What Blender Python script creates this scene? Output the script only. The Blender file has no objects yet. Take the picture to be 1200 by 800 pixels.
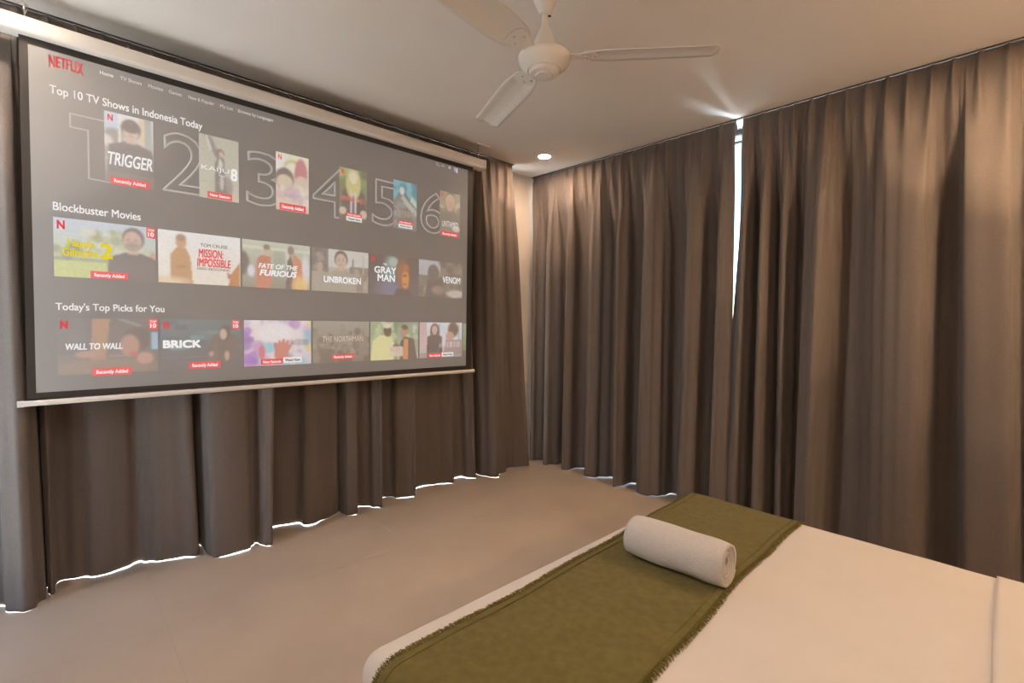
import bpy, bmesh, math, random
import numpy as np
from mathutils import Vector, Matrix, noise

random.seed(7)
SC = bpy.context.scene
COL = SC.collection

# ------------------------------------------------------------------ camera
cam_data = bpy.data.cameras.new('camera')
cam = bpy.data.objects.new('camera', cam_data)
COL.objects.link(cam)
R_ = Vector((0.68817, 0.72541, 0.01452)); F_ = Vector((-0.72480, 0.68783, -0.03935))
F_.normalize(); R_ = (R_ - F_ * R_.dot(F_)).normalized(); U_ = R_.cross(F_)
cam.matrix_world = Matrix(((R_.x, U_.x, -F_.x, 0), (R_.y, U_.y, -F_.y, 0), (R_.z, U_.z, -F_.z, 1.321), (0, 0, 0, 1)))
cam_data.sensor_width = 36.0
cam_data.lens = 36.0 * 569.49 / 1200
cam_data.clip_start = 0.05
SC.camera = cam

# ------------------------------------------------------------------ light and exposure
SC.view_settings.view_transform = 'Standard'
SC.view_settings.look = 'None'
SC.view_settings.gamma = 1.0
SC.view_settings.exposure = -0.15
W = bpy.data.worlds.new('world'); SC.world = W; W.use_nodes = True
wn = W.node_tree.nodes; wl = W.node_tree.links
sky = wn.new('ShaderNodeTexSky'); sky.sky_type = 'NISHITA'
sky.sun_disc = False; sky.sun_elevation = math.radians(52); sky.sun_rotation = math.radians(40)
wl.new(sky.outputs[0], wn['Background'].inputs[0])
wn['Background'].inputs[1].default_value = 0.9
SUN_E = 44.0
sd = bpy.data.lights.new('sun', 'SUN'); sd.energy = SUN_E; sd.angle = math.radians(0.6); sd.color = (1.0, 0.96, 0.9)
sun = bpy.data.objects.new('sun', sd); COL.objects.link(sun)
sun.rotation_euler = Vector((0.58, -0.115, -0.81)).to_track_quat('-Z', 'Y').to_euler()
for gx, gy, gp, gr, gc in ((-.55, 5.6, 2300, .55, (.78, .88, 1.0)), (-1.72, 5.7, 260, .16, (.95, .95, 1.0))):
    gd = bpy.data.lights.new('streak_spot', 'SPOT'); gd.energy = gp; gd.shadow_soft_size = gr; gd.color = gc; gd.spot_size = math.radians(40); gd.spot_blend = .5
    go = bpy.data.objects.new('streak_spot', gd); COL.objects.link(go); go.location = (gx, gy, .1)      # spots added outside to throw daylight streaks on the ceiling
    go.rotation_euler = (Vector((-1.37, 3.34, 2.5)) - go.location).to_track_quat('-Z', 'Y').to_euler()
LAMP_W = 44.0                     # radiant power of one ceiling downlight
WALL_W = 24.0                    # radiant power of one added fill globe
LAMP_COL = (1.0, 0.68, 0.46)

# ------------------------------------------------------------------ helpers
def link(o, parent=None):
    COL.objects.link(o)
    if parent: o.parent = parent
    return o

def tag(o, label=None, cat=None, group=None, kind=None):
    if label: o['label'] = label
    if cat: o['category'] = cat
    if group: o['group'] = group
    if kind: o['kind'] = kind
    return o

def empty(name, loc=(0, 0, 0), label=None, cat=None, group=None, kind=None):
    o = bpy.data.objects.new(name, None); o.location = loc; o.empty_display_size = 0.1
    link(o); return tag(o, label, cat, group, kind)

def obj(name, verts, faces, mat, parent=None, smooth=False, origin=None):
    me = bpy.data.meshes.new(name)
    if origin is not None:
        verts = [(v[0] - origin[0], v[1] - origin[1], v[2] - origin[2]) for v in verts]
    me.from_pydata([tuple(v) for v in verts], [], faces)
    if smooth: me.polygons.foreach_set('use_smooth', [True] * len(me.polygons))
    if mat: me.materials.append(mat)
    o = bpy.data.objects.new(name, me); link(o, parent)
    if origin is not None and parent is None: o.location = origin
    return o

class MB:
    def __init__(s): s.v = []; s.f = []
    def add(s, v, f):
        n = len(s.v); s.v += [tuple(p) for p in v]; s.f += [tuple(i + n for i in q) for q in f]; return s
    def box(s, x0, y0, z0, x1, y1, z1):
        v = [(x, y, z) for z in (z0, z1) for y in (y0, y1) for x in (x0, x1)]
        return s.add(v, [(0, 2, 3, 1), (4, 5, 7, 6), (0, 1, 5, 4), (2, 6, 7, 3), (0, 4, 6, 2), (1, 3, 7, 5)])
    def cbox(s, x0, y0, z0, x1, y1, z1, b):
        """box with chamfered edges"""
        bm = bmesh.new(); bmesh.ops.create_cube(bm, size=1)
        for w in bm.verts:
            w.co = Vector(((x0 + x1) / 2 + w.co.x * (x1 - x0), (y0 + y1) / 2 + w.co.y * (y1 - y0), (z0 + z1) / 2 + w.co.z * (z1 - z0)))
        bmesh.ops.bevel(bm, geom=bm.edges[:], offset=b, segments=2, profile=0.5, affect='EDGES')
        bm.verts.index_update()
        s.add([w.co[:] for w in bm.verts], [tuple(q.index for q in f.verts) for f in bm.faces]); bm.free(); return s
    def lathe(s, prof, c=(0, 0, 0), n=40):
        v = []; f = []
        m = len(prof)
        for i in range(n):
            a = 2 * math.pi * i / n
            for r, z in prof: v.append((c[0] + r * math.cos(a), c[1] + r * math.sin(a), c[2] + z))
        for i in range(n):
            j = (i + 1) % n
            for k in range(m - 1): f.append((i * m + k, j * m + k, j * m + k + 1, i * m + k + 1))
        if prof[0][0] > 1e-6: f.append(tuple(i * m for i in range(n))[::-1])
        if prof[-1][0] > 1e-6: f.append(tuple(i * m + m - 1 for i in range(n)))
        return s.add(v, f)
    def sweep_y(s, prof, y0, y1):
        """closed profile of (x,z) extruded along y"""
        n = len(prof)
        v = [(x, y0, z) for x, z in prof] + [(x, y1, z) for x, z in prof]
        f = [(i, (i + 1) % n, n + (i + 1) % n, n + i) for i in range(n)] + [tuple(range(n))[::-1], tuple(range(n, 2 * n))]
        return s.add(v, f)
    def tube(s, pts, r, n=10, cap=True):
        pts = [Vector(p) for p in pts]; m = len(pts); v = []; f = []
        for i, p in enumerate(pts):
            t = (pts[min(i + 1, m - 1)] - pts[max(i - 1, 0)]).normalized()
            a = t.cross(Vector((0, 0, 1)));
            if a.length < 1e-3: a = t.cross(Vector((1, 0, 0)))
            a.normalize(); b = t.cross(a)
            for k in range(n):
                th = 2 * math.pi * k / n; v.append(p + a * (r * math.cos(th)) + b * (r * math.sin(th)))
        for i in range(m - 1):
            for k in range(n):
                f.append((i * n + k, i * n + (k + 1) % n, (i + 1) * n + (k + 1) % n, (i + 1) * n + k))
        if cap: f += [tuple(range(n))[::-1], tuple(range((m - 1) * n, m * n))]
        return s.add(v, f)
    def build(s, name, mat, parent=None, smooth=False, origin=None):
        o = obj(name, s.v, s.f, mat, parent, smooth, origin)
        return o

def sharp(o, deg=35):
    """smooth shading with hard edges above the angle"""
    me = o.data
    bm = bmesh.new(); bm.from_mesh(me)
    bmesh.ops.recalc_face_normals(bm, faces=bm.faces[:])
    for f in bm.faces: f.smooth = True
    for e in bm.edges:
        if len(e.link_faces) == 2 and e.calc_face_angle() > math.radians(deg): e.smooth = False
    bm.to_mesh(me); bm.free(); return o

def smoothstep(a, b, x):
    t = min(1.0, max(0.0, (x - a) / (b - a))) if b != a else float(x >= a)
    return t * t * (3 - 2 * t)

# ------------------------------------------------------------------ materials
def mat(name, base, rough=0.6, spec=0.5, metal=0.0, var=0.0, vscale=3.0, bump=0.0, bscale=60.0, stretch=(1, 1, 1), sheen=0.0, detail=4.0):
    m = bpy.data.materials.new(name); m.use_nodes = True
    nt = m.node_tree; b = nt.nodes['Principled BSDF']
    b.inputs['Base Color'].default_value = (*base, 1); b.inputs['Roughness'].default_value = rough
    b.inputs['Specular IOR Level'].default_value = spec; b.inputs['Metallic'].default_value = metal
    if sheen: b.inputs['Sheen Weight'].default_value = sheen
    if var or bump:
        tc = nt.nodes.new('ShaderNodeTexCoord'); mp = nt.nodes.new('ShaderNodeMapping')
        mp.inputs['Scale'].default_value = stretch
        nt.links.new(tc.outputs['Object'], mp.inputs[0])
    if var:
        n = nt.nodes.new('ShaderNodeTexNoise'); n.inputs['Scale'].default_value = vscale; n.inputs['Detail'].default_value = detail
        nt.links.new(mp.outputs[0], n.inputs[0])
        r = nt.nodes.new('ShaderNodeValToRGB')
        r.color_ramp.elements[0].position = 0.3; r.color_ramp.elements[1].position = 0.7
        r.color_ramp.elements[0].color = (*[c * (1 - var) for c in base], 1)
        r.color_ramp.elements[1].color = (*[min(1, c * (1 + var)) for c in base], 1)
        nt.links.new(n.outputs[0], r.inputs[0]); nt.links.new(r.outputs[0], b.inputs['Base Color'])
    if bump:
        n2 = nt.nodes.new('ShaderNodeTexNoise'); n2.inputs['Scale'].default_value = bscale; n2.inputs['Detail'].default_value = 3
        nt.links.new(mp.outputs[0], n2.inputs[0])
        bp = nt.nodes.new('ShaderNodeBump'); bp.inputs['Strength'].default_value = bump; bp.inputs['Distance'].default_value = 0.01
        nt.links.new(n2.outputs[0], bp.inputs['Height']); nt.links.new(bp.outputs[0], b.inputs['Normal'])
    return m

M = {}
M['ceiling'] = mat('ceiling_paint', (0.79, 0.76, 0.72), 0.9, 0.2, var=0.02, vscale=1.5, bump=0.04, bscale=90)
M['wall'] = mat('wall_paint', (0.66, 0.62, 0.57), 0.85, 0.2, var=0.03, vscale=4, bump=0.05, bscale=120)
M['tile'] = mat('floor_tile_glaze', (0.545, 0.455, 0.365), 0.42, 0.4, var=0.07, vscale=2.2, bump=0.05, bscale=25, detail=6)
M['grout'] = mat('floor_grout', (0.49, 0.405, 0.32), 0.9, 0.1)
M['curtain'] = mat('curtain_blackout_linen', (0.160, 0.136, 0.122), 0.85, 0.15, var=0.14, vscale=260, bump=0.25, bscale=420, stretch=(1, 1, 1), sheen=0.15)
M['alu'] = mat('window_frame_anthracite', (0.05, 0.065, 0.075), 0.4, 0.5)
M['rail'] = mat('curtain_rail_dark', (0.10, 0.085, 0.075), 0.5, 0.4)
M['white_metal'] = mat('white_painted_metal', (0.78, 0.75, 0.71), 0.35, 0.5, var=0.02, vscale=8)
M['cap'] = mat('white_plastic', (0.74, 0.72, 0.68), 0.4, 0.5)
M['fan'] = mat('fan_gloss_white', (0.74, 0.73, 0.70), 0.28, 0.5, var=0.015, vscale=6)
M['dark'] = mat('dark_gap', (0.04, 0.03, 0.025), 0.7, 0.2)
M['chrome'] = mat('bright_steel', (0.7, 0.68, 0.65), 0.25, 0.5, metal=1.0)
M['border'] = mat('screen_border_black', (0.03, 0.027, 0.024), 0.5, 0.5, bump=0.05, bscale=300)
M['sheet'] = mat('bed_sheet_cotton', (0.73, 0.70, 0.675), 0.85, 0.2, var=0.015, vscale=6, bump=0.05, bscale=500, sheen=0.1)
M['runner'] = mat('runner_olive_linen', (0.150, 0.128, 0.042), 0.9, 0.15, var=0.13, vscale=40, bump=0.22, bscale=330, sheen=0.1)
M['fringe'] = mat('runner_fringe_thread', (0.125, 0.105, 0.030), 0.9, 0.1, var=0.25, vscale=120)
M['towel'] = mat('terry_towel', (0.88, 0.855, 0.83), 0.95, 0.1, var=0.03, vscale=80, bump=0.8, bscale=420, sheen=0.3)
M['base'] = mat('bed_base_cloth', (0.30, 0.27, 0.24), 0.9, 0.1)
M['terrace'] = mat('terrace_concrete', (0.66, 0.65, 0.64), 0.9, 0.2, var=0.08, vscale=2)

def glass_mat():
    m = bpy.data.materials.new('window_glass'); m.use_nodes = True
    nt = m.node_tree; nt.nodes.clear()
    o = nt.nodes.new('ShaderNodeOutputMaterial'); mx = nt.nodes.new('ShaderNodeMixShader')
    t = nt.nodes.new('ShaderNodeBsdfTransparent'); g = nt.nodes.new('ShaderNodeBsdfGlossy'); lw = nt.nodes.new('ShaderNodeLayerWeight')
    pw = nt.nodes.new('ShaderNodeMath'); pw.operation = 'POWER'; pw.inputs[1].default_value = 4.0
    fr = nt.nodes.new('ShaderNodeMath'); fr.operation = 'MULTIPLY_ADD'; fr.inputs[1].default_value = 0.85; fr.inputs[2].default_value = 0.05
    nt.links.new(lw.outputs['Facing'], pw.inputs[0]); nt.links.new(pw.outputs[0], fr.inputs[0])
    g.inputs['Roughness'].default_value = 0.02; t.inputs[0].default_value = (0.92, 0.95, 0.95, 1)
    nt.links.new(fr.outputs[0], mx.inputs[0]); nt.links.new(t.outputs[0], mx.inputs[1]); nt.links.new(g.outputs[0], mx.inputs[2])
    nt.links.new(mx.outputs[0], o.inputs[0]); return m
M['glass'] = glass_mat()

# ------------------------------------------------------------------ room shell
XL, XR, YN, YF, H = -3.30, 1.12, -0.58, 3.53, 2.70
TRL, TRR = -3.14, 3.355          # curtain rails
floor = MB().box(XL - 0.1, YN - 0.1, -0.12, XR + 0.1, YF + 0.1, -0.0125).build('floor', M['grout']); tag(floor, kind='structure')
ys = [YN] + [0.338 + 0.595 * k for k in range(-1, 6)] + [YF + 0.06]
xs = [XL - 0.06, -2.47, -1.28, -0.09, XR]
for i in range(len(xs) - 1):
    for j in range(len(ys) - 1):
        g = 0.00025
        x0, x1, y0, y1 = xs[i] + g, xs[i + 1] - g, ys[j] + g, ys[j + 1] - g
        c = ((x0 + x1) / 2, (y0 + y1) / 2, 0)
        b = 0.0002
        v = [(x0, y0, -.0125), (x1, y0, -.0125), (x1, y1, -.0125), (x0, y1, -.0125), (x0, y0, -b), (x1, y0, -b), (x1, y1, -b), (x0, y1, -b),
             (x0 + b, y0 + b, 0), (x1 - b, y0 + b, 0), (x1 - b, y1 - b, 0), (x0 + b, y1 - b, 0)]
        f = [(8, 9, 10, 11)]
        for a in range(4):
            bb = (a + 1) % 4
            f += [(a, bb, bb + 4, a + 4), (a + 4, bb + 4, bb + 8, a + 8)]
        obj('tile', v, f, M['tile'], floor)
ceiling = MB().box(XL - 0.1, YN - 0.1, H, XR + 0.1, YF + 0.1, H + 0.12).build('ceiling', M['ceiling']); tag(ceiling, kind='structure')
wl_ = MB().box(XL - 0.1, YN - 0.1, 0, XL, -0.46, H).box(XL - 0.1, 3.0, 0, XL, YF + 0.1, H).build('wall_left', M['wall']); tag(wl_, kind='structure')
wr_ = MB().box(XL, YF, 0, -3.14, YF + 0.1, H).box(0.90, YF, 0, XR + 0.1, YF + 0.1, H).build('wall_right', M['wall']); tag(wr_, kind='structure')
wh_ = MB().box(XR, YN - 0.1, 0, XR + 0.1, YF, H).build('wall_back', M['wall']); tag(wh_, kind='structure')
wn_ = MB().box(XL, YN - 0.1, 0, -3.15, YN, H).box(-2.30, YN - 0.1, 0, XR, YN, H).box(-3.15, YN - 0.1, 2.5, -2.30, YN, H).build('wall_near', M['wall']); tag(wn_, kind='structure')
terr = MB().box(-14, -8, -0.3, 8, 14, -0.13).build('terrace', M['terrace']); tag(terr, kind='structure')

def window(name, axis, a0, a1, w0, w1, mull):
    """floor to ceiling sliding glazing: frame, mullions, one pane per bay"""
    def bx(mb, s0, z0, s1, z1, t0=w0, t1=w1):
        return mb.box(s0, t0, z0, s1, t1, z1) if axis == 'x' else mb.box(t0, s0, z0, t1, s1, z1)
    fr = MB()
    bx(fr, a0, 2.663, a1, H); bx(fr, a0, -0.01, a1, 0.012); bx(fr, a0, 0.012, a0 + 0.045, 2.663); bx(fr, a1 - 0.045, 0.012, a1, 2.663)
    o = fr.build(name, M['alu']); tag(o, kind='structure')
    cuts = [a0 + 0.045] + mull + [a1 - 0.045]
    tm = (w0 + w1) / 2
    for i in range(len(cuts) - 1):
        s0, s1 = cuts[i], cuts[i + 1]
        sash = MB(); d = 0.012
        bx(sash, s0, 2.618, s1, 2.632, tm - d, tm + d); bx(sash, s0, 0.012, s1, 0.022, tm - d, tm + d)
        bx(sash, s0, 0.022, s0 + 0.03, 2.618, tm - d, tm + d); bx(sash, s1 - 0.03, 0.022, s1, 2.618, tm - d, tm + d)
        so = sash.build('sash', M['alu'], o)
        p = MB(); bx(p, s0 + 0.03, 0.022, s1 - 0.03, 2.618, tm - 0.003, tm + 0.003); p.build('pane', M['glass'], so)
    return o
window('window_1', 'y', -0.46, 3.0, XL - 0.09, XL - 0.01, [0.69, 1.85])
window('window_2', 'x', -3.14, 0.90, YF + 0.01, YF + 0.09, [-2.12, -0.78])

dr = MB().box(-3.15, YN - .09, 0, -3.09, YN - .01, 2.44).box(-2.36, YN - .09, 0, -2.30, YN - .01, 2.5).box(-3.09, YN - .09, 2.44, -2.36, YN - .01, 2.5).build('added_door', M['alu']); tag(dr, kind='structure')  # unseen glazed door, added to let daylight onto the left side
MB().box(-3.09, YN - .053, 0.01, -2.36, YN - .047, 2.44).build('pane', M['glass'], dr)

# ------------------------------------------------------------------ curtains
def spline(vals, t):
    i = max(0, min(len(vals) - 2, int(t))); u = t - i
    g = lambda k: vals[max(0, min(len(vals) - 1, k))]
    p0, p1, p2, p3 = g(i - 1), g(i), g(i + 1), g(i + 2)
    m1, m2 = (p2 - p0) * 0.40, (p3 - p1) * 0.40
    return (2 * u**3 - 3 * u**2 + 1) * p1 + (u**3 - 2 * u**2 + u) * m1 + (-2 * u**3 + 3 * u**2) * p2 + (u**3 - u**2) * m2

def flank(vals, dep, t):
    """wall coordinate along the cloth: runs fast over crests and troughs, stalls on the flanks between them"""
    i = max(0, min(len(vals) - 2, int(t))); u = t - i
    a = min(1.15, abs(dep[i + 1] - dep[i]) / 0.075)
    g = u - a * math.sin(2 * math.pi * u) / (2 * math.pi) * -1.0
    return vals[i] + (vals[i + 1] - vals[i]) * g

def curtain(axis, ctrl, pleats, dmin, label, group, seed):
    rnd = random.Random(seed)
    zt, zb = 2.690, 0.002
    n = len(ctrl); per = 11
    cols = (n - 1) * per + 1
    st = [c[0] for c in ctrl]; sh = [c[1] for c in ctrl]; dh = [c[2] for c in ctrl]
    qs = [0, .004, .008, .013, .02, .03, .042, .056, .072, .09] + [.11 + .022 * k for k in range(0, 40)] + [.983, .992, 1.0]
    qs = [q for q in qs if q <= 1.0]
    pl = [(p, 0.030 + rnd.uniform(-.006, .006), rnd.uniform(.14, .34)) for p in pleats]
    verts = []; faces = []
    def place(s, d, z):
        return (s, TRR - d, z) if axis == 'x' else (TRL + d, s, z)
    def point(t, q):
        a, b, dm = flank(st, dh, t), flank(sh, dh, t), spline(dh, t)
        s = a + (b - a) * q ** 1.15
        w = smoothstep(0.0, 0.30, q)
        d = dm * w * (0.95 + 0.05 * q)
        for p, amp, reach in pl:
            hw = 0.009 + 0.13 * q
            x = (a - p) / min(hw, 0.032)
            if abs(x) < 3: d += amp * math.exp(-x * x) * (1 - smoothstep(0.05, reach, q)) * (0.35 + 0.65 * smoothstep(0.004, 0.02, q))
        z = zt + (zb - zt) * q
        k = noise.noise(Vector((s * 5 + seed * 7.1, z * 1.1, seed))) * 0.005 + noise.noise(Vector((s * 13, z * 3.2, seed + 5))) * 0.0014
        k += noise.noise(Vector((s * 7, z * 16, seed + 9))) * 0.0016 * smoothstep(.3, 1, q)
        d += k * smoothstep(0.03, 0.3, q)
        if q > 0.9:
            dn = min(1, max(0, (dm + 0.15) / 0.30))
            z = max(.0011, z + smoothstep(0.9, 1.0, q) * (0.0045 * (1 - dn) + 0.010 * noise.noise(Vector((s * 7.3, 3.3, seed)))))
        return place(s, max(dmin, d), z)
    for q in qs:
        for i in range(cols): verts.append(point(i / per, q))
    nr = len(qs)
    for r in range(nr - 1):
        for i in range(cols - 1):
            a = r * cols + i
            faces.append((a, a + 1, a + cols + 1, a + cols))
    o0 = place(st[len(st) // 2], 0, 0)
    root = empty('curtain', o0, label, 'curtain', group)
    loc = lambda v: (v[0] - o0[0], v[1] - o0[1], v[2] - o0[2])
    cloth = obj('cloth', [loc(v) for v in verts], faces, M['curtain'], root, True)
    sm = cloth.modifiers.new('thickness', 'SOLIDIFY'); sm.thickness = 0.0025; sm.offset = 0
    # stiff heading tape behind the pleats, and the hooks that carry it
    tv = []; tf = []
    m = 60
    for i in range(m + 1):
        s = st[0] + (st[-1] - st[0]) * i / m
        for z in (2.60, 2.675): tv.append(loc(place(s, -0.012, z)))
    for i in range(m): tf.append((2 * i, 2 * i + 2, 2 * i + 3, 2 * i + 1))
    obj('heading_tape', tv, tf, M['curtain'], root)
    hk = None
    for p, amp, reach in pl:
        c = loc(place(p, -0.004, 2.676))
        h = MB().cbox(-.004, -.004, -.012, .004, .004, .014, .0015)
        if hk is None:
            hk = h.build('hook', M['cap'], root); ho = hk
        else:
            ho = hk.copy(); COL.objects.link(ho); ho.parent = root
        ho.location = c
    return root

PLEAT = 0.098
A = [(-.52, -.52, 0), (-.47, -.45, .09), (-.41, -.40, -.09), (-.34, -.33, .06), (-.28, -.27, -.08), (-.22, -.20, -.02), (-.165, -.135, .10), (-.125, -.095, .125), (-.095, -.040, .05),
     (-.085, -.035, -.08), (-.055, -.028, .0), (-.035, -.012, .02), (-.02, .0, -.10), (.02, .02, -.12), (.07, .07, -.10), (.16, .17, -.05), (.25, .26, -.065), (.29, .325, -.10), (.32, .35, -.07), (.37, .42, -.025),
     (.43, .50, .0), (.485, .575, .03), (.51, .592, -.10), (.555, .606, -.12), (.576, .617, .06), (.60, .64, .125), (.68, .72, .14), (.755, .80, .135), (.785, .83, .095), (.83, .856, .07), (.865, .872, .12), (.91, .89, .155), (.955, .918, .16),
     (.972, .93, .05), (.99, .965, -.085), (1.03, 1.0, -.09), (1.12, 1.12, -.06), (1.20, 1.185, .035), (1.30, 1.30, .0), (1.36, 1.385, -.03), (1.395, 1.425, -.06)]
B = [(1.345, 1.385, -.115), (1.385, 1.42, -.10), (1.393, 1.426, -.02), (1.405, 1.435, .045), (1.45, 1.475, .062), (1.475, 1.498, .055), (1.487, 1.51, -.03), (1.52, 1.55, -.06), (1.57, 1.60, -.03), (1.62, 1.65, .04), (1.645, 1.676, .07),
     (1.66, 1.685, -.04), (1.70, 1.73, -.11), (1.77, 1.80, -.10), (1.85, 1.88, -.01), (1.92, 1.945, .02), (1.945, 1.968, .035), (1.955, 1.98, -.06), (1.98, 2.0, -.10), (2.005, 2.02, -.05), (2.03, 2.05, -.11), (2.10, 2.14, -.12),
     (2.17, 2.25, -.09), (2.23, 2.33, -.05), (2.26, 2.375, -.03), (2.28, 2.395, -.10), (2.33, 2.44, -.12), (2.39, 2.50, -.11), (2.42, 2.545, -.04), (2.455, 2.585, -.005), (2.475, 2.61, -.06), (2.52, 2.645, -.11), (2.56, 2.675, -.0),
     (2.60, 2.70, .075), (2.66, 2.735, .105), (2.71, 2.79, .05), (2.76, 2.87, .035), (2.82, 2.97, -.03), (2.89, 3.08, .02), (2.95, 3.17, .05)]
Cc = [(-3.27, -3.27, -.04), (-3.23, -3.22, .03), (-3.18, -3.17, -.03), (-3.12, -3.12, -.145), (-3.06, -3.055, -.02), (-3.03, -3.03, .055), (-2.98, -2.97, -.03), (-2.94, -2.93, -.14), (-2.88, -2.885, -.145), (-2.81, -2.84, .02), (-2.785, -2.80, .035),
      (-2.73, -2.745, -.13), (-2.66, -2.66, -.148), (-2.60, -2.60, -.06), (-2.55, -2.56, .035), (-2.50, -2.51, .01), (-2.44, -2.44, -.07), (-2.39, -2.385, -.12), (-2.335, -2.325, -.13), (-2.285, -2.268, .02), (-2.26, -2.240, .075), (-2.235, -2.215, .01), (-2.19, -2.19, -.12), (-2.12, -2.125, -.145),
      (-2.055, -2.075, -.02), (-2.035, -2.045, .045), (-1.99, -1.98, .06), (-1.93, -1.90, .0), (-1.90, -1.865, -.06), (-1.86, -1.855, -.14), (-1.79, -1.80, -.145), (-1.70, -1.73, -.04), (-1.665, -1.69, .06), (-1.61, -1.63, .03), (-1.56, -1.575, -.09), (-1.51, -1.52, -.12),
      (-1.47, -1.485, -.03), (-1.452, -1.462, .055), (-1.42, -1.425, .045), (-1.392, -1.375, .03), (-1.380, -1.35, .0)]
D = [(-1.338, -1.47, -.08), (-1.325, -1.41, -.07), (-1.30, -1.325, .03), (-1.275, -1.28, -.03), (-1.25, -1.25, -.13), (-1.22, -1.215, -.10), (-1.20, -1.19, .03), (-1.175, -1.155, .06), (-1.155, -1.125, -.06), (-1.125, -1.09, -.12), (-1.10, -1.065, -.03), (-1.07, -1.03, .03), (-1.04, -1.01, -.05), (-1.0, -.98, -.13),
     (-.965, -.955, -.07), (-.94, -.935, .03), (-.90, -.90, .055), (-.86, -.865, .115), (-.83, -.845, .105), (-.812, -.832, .0), (-.79, -.815, -.135), (-.75, -.755, -.14), (-.715, -.70, -.08), (-.68, -.65, -.07), (-.64, -.59, -.03), (-.59, -.53, .04), (-.53, -.47, .075), (-.46, -.41, .10), (-.40, -.36, .10),
     (-.365, -.335, .03), (-.345, -.315, -.13), (-.315, -.27, -.145), (-.285, -.21, -.12), (-.262, -.165, -.02), (-.25, -.145, .10), (-.18, -.07, .12), (-.105, .0, .13), (-.075, .03, .08), (-.05, .05, -.10), (0, .10, -.13), (.03, .13, .02), (.08, .18, .09), (.13, .23, .04), (.15, .26, -.10), (.20, .30, -.04), (.23, .33, .07), (.29, .38, -.08), (.34, .42, .06),
     (.40, .47, -.08), (.47, .53, .06), (.54, .60, -.08), (.62, .66, .06), (.70, .72, -.08), (.76, .77, 0)]
def pl(a, b): return [a + PLEAT * k for k in range(int((b - a) / PLEAT) + 1)]
g_ = 'blackout curtains'
curtain('y', A, pl(-.48, 1.38), -.125, 'long grey-brown blackout curtain hanging behind the left part of the screen', g_, 1)
curtain('y', B, pl(1.40, 2.94), -.125, 'grey-brown blackout curtain behind the right end of the screen, reaching bare corner wall', g_, 2)
curtain('x', Cc, pl(-3.25, -1.38), -.15, 'grey-brown blackout curtain between the corner and the bright gap', g_, 3)
DP = [-1.32, -1.22, -1.11, -1.025, -.941, -.853, -.755, -.665, -.571, -.481, -.382, -.301, -.205, -.104, -.005, .095, .19, .29, .39, .49, .59, .69]
curtain('x', D, DP, -.15, 'brown blackout curtain beyond the bed, right of the bright gap', g_, 4)
for nm, bx, lb in (('curtain_rail', (TRL - .02, -.53, 2.692, TRL + .012, 2.965, H), 'thin dark ceiling rail carrying the curtains behind the screen'),
                   ('curtain_rail', (-3.285, TRR - .012, 2.692, .80, TRR + .02, H), 'thin dark ceiling rail carrying the curtains facing the bed')):
    o = MB().cbox(*bx, .002).build(nm, M['rail'], origin=((bx[0] + bx[3]) / 2, (bx[1] + bx[4]) / 2, bx[2])); tag(o, lb, 'curtain rail', 'curtain rails')

# ------------------------------------------------------------------ projection screen
SX = -2.97
BASE = (0.30, 0.295, 0.29)
def ui_mat(name, emit, k=1.0, base=BASE):
    m = bpy.data.materials.new(name); m.use_nodes = True
    b = m.node_tree.nodes['Principled BSDF']
    b.inputs['Base Color'].default_value = (*base, 1); b.inputs['Roughness'].default_value = 0.8; b.inputs['Specular IOR Level'].default_value = 0.2
    b.inputs['Emission Color'].default_value = (*emit, 1); b.inputs['Emission Strength'].default_value = k
    return m
BLACK = 0.055                     # light the projector leaks where the picture is black
UI = {'bg': ui_mat('projected_black', (BLACK * .95, BLACK, BLACK * 1.05)),
      'white': ui_mat('projected_white', (0.68, 0.68, 0.68)), 'soft': ui_mat('projected_soft_white', (0.48, 0.48, 0.48)),
      'line': ui_mat('projected_grey_line', (0.24, 0.235, 0.23)), 'red': ui_mat('projected_red', (0.62, 0.03, 0.04), base=(.32, .19, .19)),
      'ink': ui_mat('projected_ink', (0.02, 0.02, 0.02), base=(.12, .12, .12)), 'yellow': ui_mat('projected_yellow', (0.62, 0.50, 0.03), base=(.3, .27, .1)),
      'redtext': ui_mat('projected_red_title', (0.62, 0.05, 0.05), base=(.3, .1, .1)), 'violet': ui_mat('projected_violet', (0.35, 0.25, 0.62)),
      'blue': ui_mat('projected_blue', (0.2, 0.25, 0.6)), 'cream': ui_mat('projected_cream', (0.55, 0.46, 0.36))}
def poster_mat():
    m = ui_mat('projected_artwork', (1, 1, 1), 0.62)
    a = m.node_tree.nodes.new('ShaderNodeVertexColor'); a.layer_name = 'art'
    m.node_tree.links.new(a.outputs[0], m.node_tree.nodes['Principled BSDF'].inputs['Emission Color']); return m
UI['art'] = poster_mat()

screen = empty('projection_screen', (SX, 1.14, 0.9), 'large pull-down projection screen showing rows of film posters, before the left curtains', 'projection screen')
SO = Vector((SX, 1.14, 0.9))
def S(y, z, x=0.0): return (x, y - SO.y, z - SO.z)        # world y,z -> screen space
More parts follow.
